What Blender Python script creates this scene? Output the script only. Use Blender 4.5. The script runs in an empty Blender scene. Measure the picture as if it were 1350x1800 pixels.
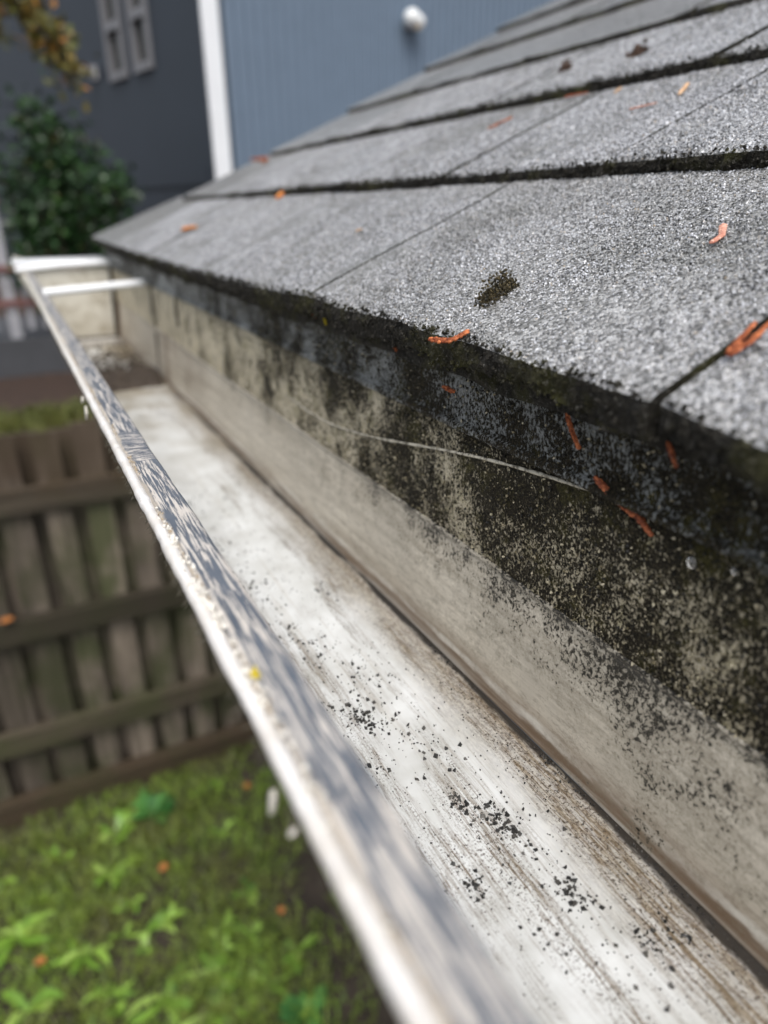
import bpy, math, random
import numpy as np
from mathutils import Vector, Matrix, noise as mn

random.seed(7); RNG = np.random.default_rng(11)
scene = bpy.context.scene
COL = scene.collection
rad = math.radians

# ------------------------------------------------------------------ camera, sky, sun, exposure
cam = bpy.data.cameras.new('camera'); camo = bpy.data.objects.new('camera', cam); COL.objects.link(camo)
Rm = [[0.88881564, -0.18913785, 0.41741301], [-0.45819279, -0.35061709, 0.81677844], [-0.00813159, -0.91722109, -0.39829555]]
camo.matrix_world = Matrix([[Rm[i][0], -Rm[i][1], -Rm[i][2], 0] for i in range(3)] + [[0, 0, 0, 1]])
cam.sensor_fit = 'VERTICAL'; cam.sensor_height = 24.0; cam.lens = 24.0 * 1230 / 1800
cam.clip_start = 0.01; cam.clip_end = 300
cam.dof.use_dof = True; cam.dof.focus_distance = 0.335; cam.dof.aperture_fstop = cam.lens / 5.2
scene.camera = camo

SUN_EL, SUN_AZ = rad(58), rad(200)           # azimuth from +Y clockwise: the sun stands behind the camera
w = bpy.data.worlds.new('World'); scene.world = w; w.use_nodes = True
wn = w.node_tree; wn.nodes.clear()
sky = wn.nodes.new('ShaderNodeTexSky'); sky.sky_type = 'NISHITA'; sky.sun_disc = False
sky.sun_elevation = SUN_EL; sky.sun_rotation = SUN_AZ; sky.dust_density = 4.0; sky.air_density = 1.0
hs = wn.nodes.new('ShaderNodeHueSaturation'); hs.inputs['Saturation'].default_value = 0.45
bg = wn.nodes.new('ShaderNodeBackground'); bg.inputs['Strength'].default_value = 0.15
wo = wn.nodes.new('ShaderNodeOutputWorld')
wn.links.new(sky.outputs[0], hs.inputs['Color']); wn.links.new(hs.outputs[0], bg.inputs['Color']); wn.links.new(bg.outputs[0], wo.inputs['Surface'])
sl = bpy.data.lights.new('sun', 'SUN'); sl.energy = 1.3; sl.angle = rad(35); sl.color = (1.0, 0.97, 0.93)
so = bpy.data.objects.new('sun', sl); COL.objects.link(so)
sd = Vector((math.sin(SUN_AZ) * math.cos(SUN_EL), math.cos(SUN_AZ) * math.cos(SUN_EL), math.sin(SUN_EL)))
so.rotation_euler = sd.to_track_quat('Z', 'Y').to_euler(); so.location = sd * 30
scene.view_settings.view_transform = 'Standard'; scene.view_settings.look = 'None'
scene.view_settings.gamma = 1.0; scene.view_settings.exposure = 0.5
scene.render.engine = 'CYCLES'

# ------------------------------------------------------------------ node helpers
class NT:
    def __init__(s, name):
        s.m = bpy.data.materials.new(name); s.m.use_nodes = True; s.t = s.m.node_tree; s.t.nodes.clear()
        s.out = s.n('ShaderNodeOutputMaterial'); s.b = s.n('ShaderNodeBsdfPrincipled')
        s.t.links.new(s.b.outputs[0], s.out.inputs['Surface'])
        s.P = s.n('ShaderNodeTexCoord').outputs['Object']
    def n(s, typ, **a):
        x = s.t.nodes.new(typ)
        for k, v in a.items(): setattr(x, k, v)
        return x
    def put(s, sock, v):
        if isinstance(v, bpy.types.NodeSocket): s.t.links.new(v, sock)
        elif isinstance(v, tuple) and len(v) == 3 and sock.type == 'RGBA': sock.default_value = (*v, 1)
        else: sock.default_value = v
    def map(s, scale=(1, 1, 1), loc=(0, 0, 0), rot=(0, 0, 0), v=None):
        x = s.n('ShaderNodeMapping'); s.put(x.inputs['Vector'], v or s.P)
        x.inputs['Scale'].default_value = scale; x.inputs['Location'].default_value = loc; x.inputs['Rotation'].default_value = rot
        return x.outputs[0]
    def noise(s, scale, detail=4, rough=0.6, dist=0.0, v=None):
        x = s.n('ShaderNodeTexNoise'); s.put(x.inputs['Vector'], v or s.P)
        x.inputs['Scale'].default_value = scale; x.inputs['Detail'].default_value = detail
        x.inputs['Roughness'].default_value = rough; x.inputs['Distortion'].default_value = dist
        return x.outputs['Fac']
    def vor(s, scale, out='Distance', v=None, feature='F1'):
        x = s.n('ShaderNodeTexVoronoi', feature=feature); s.put(x.inputs['Vector'], v or s.P); x.inputs['Scale'].default_value = scale
        return x.outputs[out]
    def ramp(s, f, stops):
        x = s.n('ShaderNodeValToRGB'); s.put(x.inputs[0], f); e = x.color_ramp.elements
        while len(e) < len(stops): e.new(0.5)
        for i, (p, c) in enumerate(stops):
            e[i].position = p; e[i].color = (*c, 1) if isinstance(c, tuple) else (c, c, c, 1)
        return x.outputs[0]
    def mix(s, f, a, b, mode='MIX'):
        x = s.n('ShaderNodeMix', data_type='RGBA', blend_type=mode, clamp_factor=True)
        s.put(x.inputs[0], f); s.put(x.inputs[6], a); s.put(x.inputs[7], b)
        return x.outputs[2]
    def math(s, op, a, b=0.0, clamp=False):
        x = s.n('ShaderNodeMath', operation=op, use_clamp=clamp); s.put(x.inputs[0], a); s.put(x.inputs[1], b)
        return x.outputs[0]
    def mr(s, v, a, b, c=0.0, d=1.0):
        x = s.n('ShaderNodeMapRange', clamp=True); s.put(x.inputs[0], v)
        for i, q in enumerate((a, b, c, d)): s.put(x.inputs[i + 1], q)
        return x.outputs[0]
    def xyz(s):
        x = s.n('ShaderNodeSeparateXYZ'); s.put(x.inputs[0], s.P); return x.outputs
    def bump(s, h, strength=1.0, dist=0.001):
        x = s.n('ShaderNodeBump'); s.put(x.inputs['Height'], h); x.inputs['Strength'].default_value = strength; x.inputs['Distance'].default_value = dist
        s.put(s.b.inputs['Normal'], x.outputs[0])
    def fin(s, color=None, rough=None, spec=None, **k):
        if color is not None: s.put(s.b.inputs['Base Color'], color)
        if rough is not None: s.put(s.b.inputs['Roughness'], rough)
        if spec is not None: s.put(s.b.inputs['Specular IOR Level'], spec)
        for a, v in k.items(): s.put(s.b.inputs[a.replace('_', ' ')], v)
        return s.m

def simple(name, col, rough=0.6, var=0.25, scale=30, bump=0.0, spec=0.5, bscale=None, stretch=(1, 1, 1)):
    t = NT(name); v = t.map(stretch)
    f = t.noise(scale, 5, 0.65, v=v)
    a = tuple(c * (1 - var) for c in col); b = tuple(min(1, c * (1 + var)) for c in col)
    c = t.ramp(f, [(0.25, a), (0.75, b)])
    if bump: t.bump(t.noise(bscale or scale * 3, 5, 0.7, v=v), 0.6, bump)
    return t.fin(c, rough, spec)

M = {}
# shingle granule surface
t = NT('wet shingle granules')
cell = t.vor(720, 'Color'); cd = t.vor(720)
sep = t.n('ShaderNodeSeparateColor'); t.put(sep.inputs[0], cell)
big = t.noise(7, 4, 0.6); mid = t.noise(60, 4, 0.7)
col = t.ramp(sep.outputs[0], [(0.0, (0.04, 0.04, 0.038)), (0.3, (0.18, 0.181, 0.18)), (0.65, (0.43, 0.435, 0.445)), (1.0, (0.66, 0.67, 0.69))])
col = t.mix(t.mr(mid, 0.4, 0.75, 0.0, 0.5), col, (0.09, 0.09, 0.08))
col = t.mix(t.mr(big, 0.4, 0.75, 0.0, 0.4), col, (0.13, 0.13, 0.105))
rt = t.n('ShaderNodeNewGeometry').outputs['Random Per Island']
col = t.mix(1.0, col, t.ramp(rt, [(0.0, (0.74, 0.74, 0.73)), (0.5, (0.9, 0.89, 0.86)), (1.0, (1.0, 1.0, 1.0))]), 'MULTIPLY')
h = t.math('ADD', t.math('MULTIPLY', cd, -1.0), t.math('MULTIPLY', t.noise(260, 3, 0.6), 0.8))
t.bump(h, 0.9, 0.0012)
M['shingle'] = t.fin(col, t.mr(sep.outputs[1], 0, 1, 0.22, 0.6), 0.6, Coat_Weight=0.5, Coat_Roughness=0.22)
# loose granule crystals
t = NT('granule crystals')
ri = t.n('ShaderNodeNewGeometry').outputs['Random Per Island']
col = t.ramp(ri, [(0.0, (0.02, 0.02, 0.02)), (0.28, (0.12, 0.123, 0.127)), (0.55, (0.44, 0.452, 0.48)), (0.96, (0.78, 0.80, 0.86)), (1.0, (0.42, 0.34, 0.24))])
pt = t.math('ADD', t.math('MULTIPLY', t.noise(11, 5, 0.65), 0.6), t.math('MULTIPLY', t.noise(48, 4, 0.7), 0.4))
col = t.mix(1.0, col, t.ramp(pt, [(0.36, (1.0, 1.0, 1.0)), (0.5, (0.86, 0.86, 0.85)), (0.64, (0.45, 0.45, 0.41))]), 'MULTIPLY')
M['granule'] = t.fin(col, 0.3, 0.65, Coat_Weight=0.5, Coat_Roughness=0.2)
# butt edge of a shingle
t = NT('mossy shingle edge')
f = t.noise(240, 5, 0.7); g = t.noise(35, 4, 0.6)
col = t.ramp(f, [(0.3, (0.006, 0.006, 0.005)), (0.55, (0.022, 0.02, 0.016)), (0.75, (0.06, 0.056, 0.045))])
col = t.mix(t.mr(g, 0.5, 0.68, 0.0, 0.7), col, (0.05, 0.05, 0.014))
col = t.mix(t.mr(t.noise(500, 5, 0.75), 0.56, 0.68), col, (0.15, 0.145, 0.13))
t.bump(t.noise(420, 4, 0.7), 1.0, 0.002)
M['butt'] = t.fin(col, 0.6, 0.15)

def mould_paint(name, base, blue=False, bias=0.0):
    t = NT(name); x, y, z = t.xyz()
    st = t.map((1, 1, 0.6))
    big = t.noise(15, 4, 0.6, 0.6); mid = t.noise(55, 5, 0.7, 0.8)
    fine = t.mr(t.noise(620, 9, 0.72, 0.5, v=t.map((1, 1, 0.75))), 0.37, 0.63); f2 = t.noise(900, 4, 0.7)
    p = t.math('ADD', t.math('MULTIPLY', t.math('SUBTRACT', big, 0.5), 2.3), t.math('MULTIPLY', t.math('SUBTRACT', mid, 0.5), 1.6))
    p = t.math('ADD', p, t.mr(y, 0.10, 0.95, 0.80 + bias, (0.06 if not blue else 0.55) + bias))          # more growth at the near end
    p = t.math('ADD', p, t.mr(z, -0.178, -0.125, -0.02, 0.03))                   # and under the drip edge
    d = t.math('SUBTRACT', p, fine)
    mask = t.mr(d, -0.06, 0.08); soft = t.mr(d, -0.5, 0.15, 0.0, 0.8)
    dk = t.ramp(f2, [(0.34, (0.003, 0.003, 0.002)), (0.52, (0.020, 0.017, 0.011)), (0.64, (0.075, 0.062, 0.038)), (0.76, (0.20, 0.17, 0.10))])
    dk = t.mix(t.mr(t.noise(58, 4, 0.7), 0.52, 0.66, 0.0, 0.6), dk, t.ramp(f2, [(0.35, (0.010, 0.010, 0.002)), (0.7, (0.15, 0.135, 0.04))]))
    c0 = t.mix(t.mr(t.noise(30, 5, 0.7), 0.35, 0.7), base, tuple(q * 0.68 for q in base))
    c0 = t.mix(t.mr(t.noise(75, 5, 0.7), 0.52, 0.66, 0.0, 0.5), c0, (0.36, 0.33, 0.13) if not blue else (0.2, 0.21, 0.2))
    col = t.mix(soft, c0, (0.13, 0.135, 0.13) if blue else (0.25, 0.21, 0.115))
    col = t.mix(mask, col, dk)
    t.bump(t.math('ADD', t.math('MULTIPLY', mask, 0.8), t.math('MULTIPLY', f2, 1.2)), 1.0, 0.0013)
    return t.fin(col, t.mix(mask, (0.4, 0.4, 0.4), (0.62, 0.62, 0.62)), t.mr(mask, 0, 1, 0.4, 0.12))
M['fascia'] = mould_paint('mouldy cream fascia paint', (0.70, 0.63, 0.47))
M['drip'] = mould_paint('mouldy grey drip edge', (0.34, 0.36, 0.355), True, -0.2)

# lower back of the gutter: grey cream, dirt streaks along it
t = NT('stained gutter back'); x, y, z = t.xyz()
v = t.map((1, 0.05, 1))
st = t.noise(130, 5, 0.7, 0.3, v=v); st2 = t.noise(45, 4, 0.6, v=v); pat = t.noise(9, 5, 0.65)
col = t.mix(t.mr(st, 0.35, 0.68), (0.66, 0.615, 0.52), (0.38, 0.34, 0.27))
col = t.mix(t.mr(pat, 0.4, 0.7, 0.0, 0.5), col, (0.33, 0.31, 0.265))
col = t.mix(t.mr(t.noise(300, 7, 0.75, v=t.map((1, 0.35, 1))), 0.5, 0.62, 0.0, 0.55), col, (0.24, 0.215, 0.17))
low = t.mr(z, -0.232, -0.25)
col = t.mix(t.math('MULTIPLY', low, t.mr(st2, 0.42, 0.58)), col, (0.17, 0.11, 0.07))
zw = t.math('ADD', z, t.math('MULTIPLY', t.math('SUBTRACT', t.noise(60, 5, 0.7, v=t.map((1, 0.3, 1))), 0.3), 0.012))
brk = t.mr(t.noise(40, 5, 0.7, v=t.map((1, 0.4, 1))), 0.38, 0.6)
col = t.mix(t.math('MULTIPLY', t.mr(t.math('ABSOLUTE', t.math('SUBTRACT', zw, -0.2405)), 0.0035, 0.0012), t.math('MULTIPLY', brk, 0.7)), col, (0.70, 0.69, 0.63))
col = t.mix(t.math('MULTIPLY', t.mr(t.math('ABSOLUTE', t.math('SUBTRACT', zw, -0.2455)), 0.003, 0.0008), t.math('MULTIPLY', brk, 0.85)), col, (0.16, 0.11, 0.07))
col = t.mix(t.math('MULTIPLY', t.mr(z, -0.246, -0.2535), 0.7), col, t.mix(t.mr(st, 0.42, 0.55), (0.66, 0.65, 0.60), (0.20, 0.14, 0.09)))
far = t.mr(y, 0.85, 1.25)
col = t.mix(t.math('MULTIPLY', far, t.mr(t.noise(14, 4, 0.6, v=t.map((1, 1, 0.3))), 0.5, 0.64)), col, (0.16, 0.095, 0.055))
big = t.noise(15, 4, 0.6, 0.6); mid = t.noise(55, 5, 0.7, 0.8)
fine = t.mr(t.noise(620, 9, 0.72, 0.5, v=t.map((1, 0.8, 0.8))), 0.37, 0.63); f2 = t.noise(900, 4, 0.7)
p = t.math('ADD', t.math('MULTIPLY', t.math('SUBTRACT', big, 0.5), 2.0), t.math('MULTIPLY', t.math('SUBTRACT', mid, 0.5), 1.8))
p = t.math('ADD', p, t.mr(y, 0.12, 0.9, 0.60, -0.15)); p = t.math('ADD', p, t.math('ADD', t.mr(z, -0.176, -0.235, -0.02, -1.0), t.mr(y, 0.0, 0.45, 0.22, 0.0)))
d = t.math('SUBTRACT', p, fine)
spk = t.mr(d, -0.06, 0.08); col = t.mix(t.mr(d, -0.75, 0.15, 0.0, 0.75), col, (0.235, 0.21, 0.155))
col = t.mix(spk, col, t.ramp(f2, [(0.34, (0.004, 0.004, 0.003)), (0.52, (0.022, 0.019, 0.013)), (0.66, (0.06, 0.052, 0.035)), (0.78, (0.14, 0.12, 0.08))]))
t.bump(t.math('ADD', st, t.math('MULTIPLY', spk, 0.6)), 0.5, 0.0006)
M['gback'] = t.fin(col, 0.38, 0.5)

# gutter floor: wet white paint, brown streaks along it
t = NT('stained white gutter floor'); x, y, z = t.xyz()
v = t.map((1, 0.035, 1)); v2 = t.map((1, 0.16, 1))
s1 = t.noise(1100, 6, 0.82, 0.1, v=t.map((1, 0.05, 1))); s2 = t.noise(150, 5, 0.7, 0.3, v=v); pa = t.noise(38, 5, 0.65, 0.5, v=v2); pb = t.noise(14, 4, 0.6)
base = t.mix(t.mr(t.noise(30, 4, 0.6), 0.35, 0.7), (0.76, 0.78, 0.78), (0.56, 0.57, 0.55))
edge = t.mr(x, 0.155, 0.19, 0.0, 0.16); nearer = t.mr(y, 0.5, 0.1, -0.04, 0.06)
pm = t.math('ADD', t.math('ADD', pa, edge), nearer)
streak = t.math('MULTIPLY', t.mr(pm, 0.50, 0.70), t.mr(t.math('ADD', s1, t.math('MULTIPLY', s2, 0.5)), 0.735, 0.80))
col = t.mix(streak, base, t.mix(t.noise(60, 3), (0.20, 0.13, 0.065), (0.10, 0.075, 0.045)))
col = t.mix(t.mr(s2, 0.56, 0.70, 0.0, 0.35), col, (0.36, 0.31, 0.23))
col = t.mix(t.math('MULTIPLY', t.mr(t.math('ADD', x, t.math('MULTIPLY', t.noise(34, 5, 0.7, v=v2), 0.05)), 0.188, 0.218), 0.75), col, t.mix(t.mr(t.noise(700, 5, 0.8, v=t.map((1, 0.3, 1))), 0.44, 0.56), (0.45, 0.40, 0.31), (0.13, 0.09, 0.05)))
speck = t.math('MULTIPLY', t.mr(t.noise(800, 4, 0.75), 0.54, 0.6), t.mr(pm, 0.52, 0.66))
col = t.mix(speck, col, (0.06, 0.04, 0.025))
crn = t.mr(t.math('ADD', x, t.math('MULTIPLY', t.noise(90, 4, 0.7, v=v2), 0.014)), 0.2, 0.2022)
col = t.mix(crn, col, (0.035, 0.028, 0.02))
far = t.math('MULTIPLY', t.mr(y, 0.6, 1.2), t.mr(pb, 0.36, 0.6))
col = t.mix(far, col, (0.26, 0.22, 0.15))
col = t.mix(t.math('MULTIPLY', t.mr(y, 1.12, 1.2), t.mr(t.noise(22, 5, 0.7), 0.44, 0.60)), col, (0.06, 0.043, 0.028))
t.bump(t.math('ADD', streak, t.noise(25, 3)), 0.25, 0.0008)
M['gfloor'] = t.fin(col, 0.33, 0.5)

# worn lip: blue grey metal with cream paint streaks
t = NT('worn blue grey lip'); x, y, z = t.xyz()
v = t.map((1, 0.075, 1))
s1 = t.noise(950, 4, 0.65, 0.35, v=t.map((1, 0.035, 1))); s2 = t.noise(200, 3, 0.6, 0.4, v=t.map((1, 0.15, 1)))
swl = t.noise(800, 5, 0.7, 0.5, v=t.map((0.10, 1.0, 1), rot=(0, 0, rad(-32))))
inl = t.mr(t.math('ABSOLUTE', t.math('SUBTRACT', y, 0.395)), 0.030, 0.027)
s = t.mix(inl, s1, swl)
mask = t.mr(t.math('ADD', t.math('MULTIPLY', s, 0.85), t.math('MULTIPLY', s2, 0.16)), 0.508, 0.535)
blue = t.mix(t.noise(60, 3), (0.06, 0.074, 0.096), (0.15, 0.168, 0.195))
col = t.mix(mask, blue, t.mix(t.noise(90, 3), (0.58, 0.54, 0.49), (0.46, 0.43, 0.39)))
edge = t.math('ADD', t.mr(x, 0.0385, 0.0430, 0.32, 0.0), t.math('MULTIPLY', t.noise(140, 5, 0.7, v=t.map((1, 0.4, 1))), 0.5))
col = t.mix(t.mr(edge, 0.36, 0.46, 0.0, 0.7), col, (0.46, 0.40, 0.32))
t.bump(mask, 0.5, 0.0004)
M['lip'] = t.fin(col, t.mix(mask, (0.42, 0.42, 0.42), (0.6, 0.6, 0.6)), 0.3)

# white bead on the lip
t = NT('lumpy white bead paint'); x, y, z = t.xyz()
c = t.mix(t.mr(t.noise(40, 5, 0.7), 0.4, 0.7), (0.74, 0.725, 0.70), (0.60, 0.56, 0.50))
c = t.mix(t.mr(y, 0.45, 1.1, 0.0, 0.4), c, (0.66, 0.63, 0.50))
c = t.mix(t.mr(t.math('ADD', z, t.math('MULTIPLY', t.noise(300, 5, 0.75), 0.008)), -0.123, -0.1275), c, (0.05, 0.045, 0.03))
c = t.mix(t.mr(t.noise(520, 3, 0.7), 0.66, 0.72), c, (0.16, 0.12, 0.08))
t.bump(t.noise(160, 5, 0.6), 0.6, 0.0012)
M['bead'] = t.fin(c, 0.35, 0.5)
M['grime'] = simple('crusted beige grime', (0.42, 0.34, 0.24), 0.8, 0.5, 200, 0.001)
M['whitecrumb'] = simple('flaked white paint', (0.74, 0.71, 0.64), 0.6, 0.2, 300, 0.0005)
M['fuzz'] = simple('dark hair moss', (0.05, 0.045, 0.03), 0.8, 0.5, 400)
M['facepaint'] = simple('grey white gutter face', (0.45, 0.43, 0.40), 0.5, 0.2, 20)
# end cap
t = NT('stained end cap'); x, y, z = t.xyz()
c = t.mix(t.mr(z, -0.2, -0.25, 0, 0.5), (0.62, 0.60, 0.52), (0.30, 0.26, 0.19))
c = t.mix(t.mr(t.noise(25, 5, 0.7), 0.5, 0.68, 0, 0.7), c, (0.26, 0.21, 0.13))
M['endcap'] = t.fin(c, 0.5)
M['white'] = simple('white painted metal', (0.80, 0.82, 0.83), 0.35, 0.06, 20)
M['debris'] = simple('wet rotting leaf litter', (0.05, 0.036, 0.025), 0.6, 0.7, 160, 0.003)
t = NT('shed black granules')
ri = t.n('ShaderNodeNewGeometry').outputs['Random Per Island']
M['grit'] = t.fin(t.ramp(ri, [(0, (0.008, 0.008, 0.008)), (0.6, (0.03, 0.03, 0.028)), (1.0, (0.10, 0.095, 0.085))]), 0.45)
def sprigmat(name, a, b, scale=500):
    t = NT(name); f = t.math('ADD', t.math('MULTIPLY', t.noise(scale, 4, 0.7), 0.55), t.math('MULTIPLY', t.n('ShaderNodeNewGeometry').outputs['Random Per Island'], 0.45)); t.bump(t.noise(1500, 4, 0.7), 0.6, 0.0004); return t.fin(t.ramp(f, [(0.3, a), (0.7, b)]), 0.6, 0.3)
M['sprig'] = sprigmat('rusty cedar leaf', (0.15, 0.03, 0.008), (0.52, 0.165, 0.06))
M['sprigpink'] = sprigmat('pale pink brown cedar leaf', (0.48, 0.20, 0.14), (0.72, 0.42, 0.32))
M['sprigdark'] = sprigmat('dark red brown cedar leaf', (0.16, 0.04, 0.02), (0.42, 0.13, 0.05))
M['leaforange'] = sprigmat('orange leaf', (0.50, 0.15, 0.03), (0.72, 0.34, 0.11), 60)
M['leafbrown'] = sprigmat('brown orange leaf', (0.26, 0.08, 0.02), (0.48, 0.20, 0.06), 60)
M['tan'] = sprigmat('tan seed scale', (0.5, 0.3, 0.16), (0.72, 0.5, 0.32))
M['moss'] = sprigmat('brown green moss', (0.014, 0.013, 0.007), (0.085, 0.066, 0.03), 300)
M['mossbrown'] = sprigmat('brown moss', (0.03, 0.016, 0.01), (0.12, 0.07, 0.045), 200)
M['lichen'] = sprigmat('yellow lichen', (0.45, 0.33, 0.01), (0.75, 0.62, 0.05), 400)
t = NT('water'); M['water'] = t.fin((1, 1, 1), 0.02, 0.5, Transmission_Weight=0.9, IOR=1.33)

M['soil'] = simple('wet dark soil', (0.035, 0.026, 0.018), 0.9, 0.5, 9, 0.01)
M['dirt'] = simple('red brown bark dirt', (0.045, 0.025, 0.016), 0.9, 0.6, 14, 0.02)
t = NT('grass blades'); ri = t.n('ShaderNodeNewGeometry').outputs['Random Per Island']
M['grass'] = t.fin(t.mix(t.mr(t.noise(3.2, 4), 0.35, 0.65), t.ramp(ri, [(0, (0.07, 0.14, 0.014)), (1, (0.26, 0.40, 0.04))]), t.ramp(ri, [(0, (0.06, 0.065, 0.018)), (1, (0.17, 0.19, 0.04))])), 0.5)
t = NT('weed leaf'); ri = t.n('ShaderNodeNewGeometry').outputs['Random Per Island']
M['weed'] = t.fin(t.ramp(ri, [(0, (0.09, 0.20, 0.02)), (0.5, (0.21, 0.37, 0.045)), (1, (0.38, 0.52, 0.13))]), 0.38, 0.6)
M['weeddark'] = sprigmat('clover green leaf', (0.02, 0.09, 0.018), (0.08, 0.22, 0.045), 40)
# fence timber
def timber(name, a, b, moss, st):
    t = NT(name); x, y, z = t.xyz()
    g = t.noise(26, 6, 0.7, 0.4, v=t.map(st)); p = t.noise(4, 4, 0.6)
    ri = t.n('ShaderNodeObjectInfo').outputs['Random']
    c = t.mix(t.mr(g, 0.3, 0.7), a, b)
    c = t.mix(t.mr(p, 0.42, 0.62, 0.0, moss), c, (0.045, 0.06, 0.016))
    c = t.mix(t.mr(ri, 0, 1, 0.0, 0.75), c, tuple(q * 0.5 for q in a))
    c = t.mix(t.math('MULTIPLY', t.mr(t.math('ADD', z, t.math('MULTIPLY', p, 0.3)), -0.95, -0.85), 0.75), c, (0.05, 0.032, 0.018))  # board tops turn darker brown, shading put into the colour by height
    t.bump(g, 0.5, 0.004)
    return t.fin(c, 0.6, 0.4)
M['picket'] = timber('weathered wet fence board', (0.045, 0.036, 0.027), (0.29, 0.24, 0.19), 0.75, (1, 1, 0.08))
M['rail'] = timber('weathered brown fence rail', (0.034, 0.027, 0.018), (0.105, 0.085, 0.06), 0.45, (0.08, 1, 1))
M['kick'] = timber('mossy kick board', (0.05, 0.036, 0.022), (0.12, 0.085, 0.05), 0.5, (0.08, 1, 1))
# neighbour house
M['siding'] = simple('blue grey painted siding', (0.140, 0.190, 0.255), 0.55, 0.06, 6)
M['sidingshade'] = simple('shaded blue grey siding', (0.021, 0.029, 0.041), 0.6, 0.08, 3)  # darker copy of the siding, the side wall's shade painted into the colour
M['trim'] = simple('bright white trim paint', (0.80, 0.82, 0.84), 0.45, 0.04, 5)
M['frame'] = simple('pale grey window frame', (0.17, 0.17, 0.18), 0.45, 0.05, 5)
t = NT('dark window glass'); M['glass'] = t.fin(t.ramp(t.noise(2), [(0.3, (0.02, 0.022, 0.02)), (0.7, (0.05, 0.05, 0.045))]), 0.08, 0.5)
M['lampwhite'] = simple('white lamp plastic', (0.82, 0.84, 0.84), 0.35, 0.04, 5)
M['lampglass'] = simple('cream lamp lens', (0.75, 0.62, 0.42), 0.2, 0.05, 5)
M['railwood'] = simple('red brown handrail', (0.19, 0.085, 0.075), 0.5, 0.2, 20)
M['baluster'] = simple('light grey baluster paint', (0.34, 0.34, 0.36), 0.5, 0.1, 10)
M['deck'] = simple('dark grey deck skirt', (0.06, 0.062, 0.068), 0.6, 0.15, 6)
M['bark'] = simple('brown bark', (0.06, 0.045, 0.032), 0.85, 0.4, 30, 0.004)
t = NT('dark shrub leaf'); ri = t.n('ShaderNodeNewGeometry').outputs['Random Per Island']
M['shrubleaf'] = t.fin(t.ramp(ri, [(0, (0.006, 0.018, 0.006)), (0.55, (0.018, 0.055, 0.014)), (0.93, (0.038, 0.095, 0.022)), (1.0, (0.06, 0.035, 0.012))]), 0.4, 0.5)
t = NT('autumn tree leaf'); ri = t.n('ShaderNodeNewGeometry').outputs['Random Per Island']
M['treeleaf'] = t.fin(t.ramp(ri, [(0, (0.05, 0.07, 0.015)), (0.5, (0.14, 0.13, 0.03)), (0.85, (0.24, 0.17, 0.04)), (1.0, (0.42, 0.17, 0.04))]), 0.5, 0.4)
M['plainroof'] = simple('dark roof underside', (0.03, 0.028, 0.025), 0.9, 0.2, 8)

# ------------------------------------------------------------------ mesh helpers
class MB:
    def __init__(s): s.v = []; s.f = []; s.mi = []; s.n = 0
    def add(s, V, F, mi=0):
        V = np.asarray(V, float); F = np.asarray(F, int)
        s.v.append(V); s.f.append(F + s.n); s.mi.append(np.full(len(F), mi)); s.n += len(V); return s
    def box(s, lo, hi, mi=0, T=None):
        x0, y0, z0 = lo; x1, y1, z1 = hi
        V = np.array([(x0, y0, z0), (x1, y0, z0), (x1, y1, z0), (x0, y1, z0), (x0, y0, z1), (x1, y0, z1), (x1, y1, z1), (x0, y1, z1)])
        if T is not None: V = V @ T[0].T + T[1]
        return s.add(V, [(0, 3, 2, 1), (4, 5, 6, 7), (0, 1, 5, 4), (1, 2, 6, 5), (2, 3, 7, 6), (3, 0, 4, 7)], mi)
    def grid(s, P, mi=0, close=False):
        P = np.asarray(P, float); a, b = P.shape[:2]
        i = np.arange(a - 1)[:, None] * b; jn = b if close else b - 1
        j = np.arange(jn)[None, :]; j2 = (j + 1) % b
        F = np.stack([i + j, i + b + j, i + b + j2, i + j2], -1).reshape(-1, 4)
        return s.add(P.reshape(-1, 3), F, mi)
    def tube(s, pts, r, n=8, mi=0, cap=True):
        pts = [Vector(p) for p in pts]; m = len(pts)
        rs = r if hasattr(r, '__len__') else [r] * m
        ring = []; up = None
        for k in range(m):
            d = (pts[min(k + 1, m - 1)] - pts[max(k - 1, 0)]).normalized()
            if up is None: up = d.orthogonal().normalized()
            up = (up - d * up.dot(d)).normalized(); q = d.cross(up)
            ring.append([pts[k] + (up * math.cos(2 * math.pi * a / n) + q * math.sin(2 * math.pi * a / n)) * rs[k] for a in range(n)])
        s.grid(np.array([[tuple(p) for p in rr] for rr in ring]), mi, True)
        if cap:
            for k in (0, m - 1):
                V = [tuple(pts[k])] + [tuple(p) for p in ring[k]]
                s.add(V, [(0, 1 + (a + 1) % n, 1 + a) if k == 0 else (0, 1 + a, 1 + (a + 1) % n) for a in range(n)], mi)
        return s
    def build(s, name, mats, parent=None, smooth=False):
        me = bpy.data.meshes.new(name)
        V = np.concatenate(s.v); 
        L = [f.reshape(-1) for f in s.f]; cnt = np.concatenate([np.full(len(f), f.shape[1]) for f in s.f])
        idx = np.concatenate(L); st = np.concatenate([[0], np.cumsum(cnt)[:-1]])
        me.vertices.add(len(V)); me.vertices.foreach_set('co', V.reshape(-1).astype(np.float32))
        me.loops.add(len(idx)); me.loops.foreach_set('vertex_index', idx.astype(np.int32))
        me.polygons.add(len(cnt)); me.polygons.foreach_set('loop_start', st.astype(np.int32)); me.polygons.foreach_set('loop_total', cnt.astype(np.int32))
        me.polygons.foreach_set('material_index', np.concatenate(s.mi).astype(np.int32))
        me.polygons.foreach_set('use_smooth', np.full(len(cnt), smooth))
        for m in (mats if isinstance(mats, (list, tuple)) else [mats]): me.materials.append(m)
        me.update(calc_edges=True); me.validate()
        o = bpy.data.objects.new(name, me); COL.objects.link(o)
        if parent: o.parent = parent; o.matrix_parent_inverse = parent.matrix_world.inverted()
        return o
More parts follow.
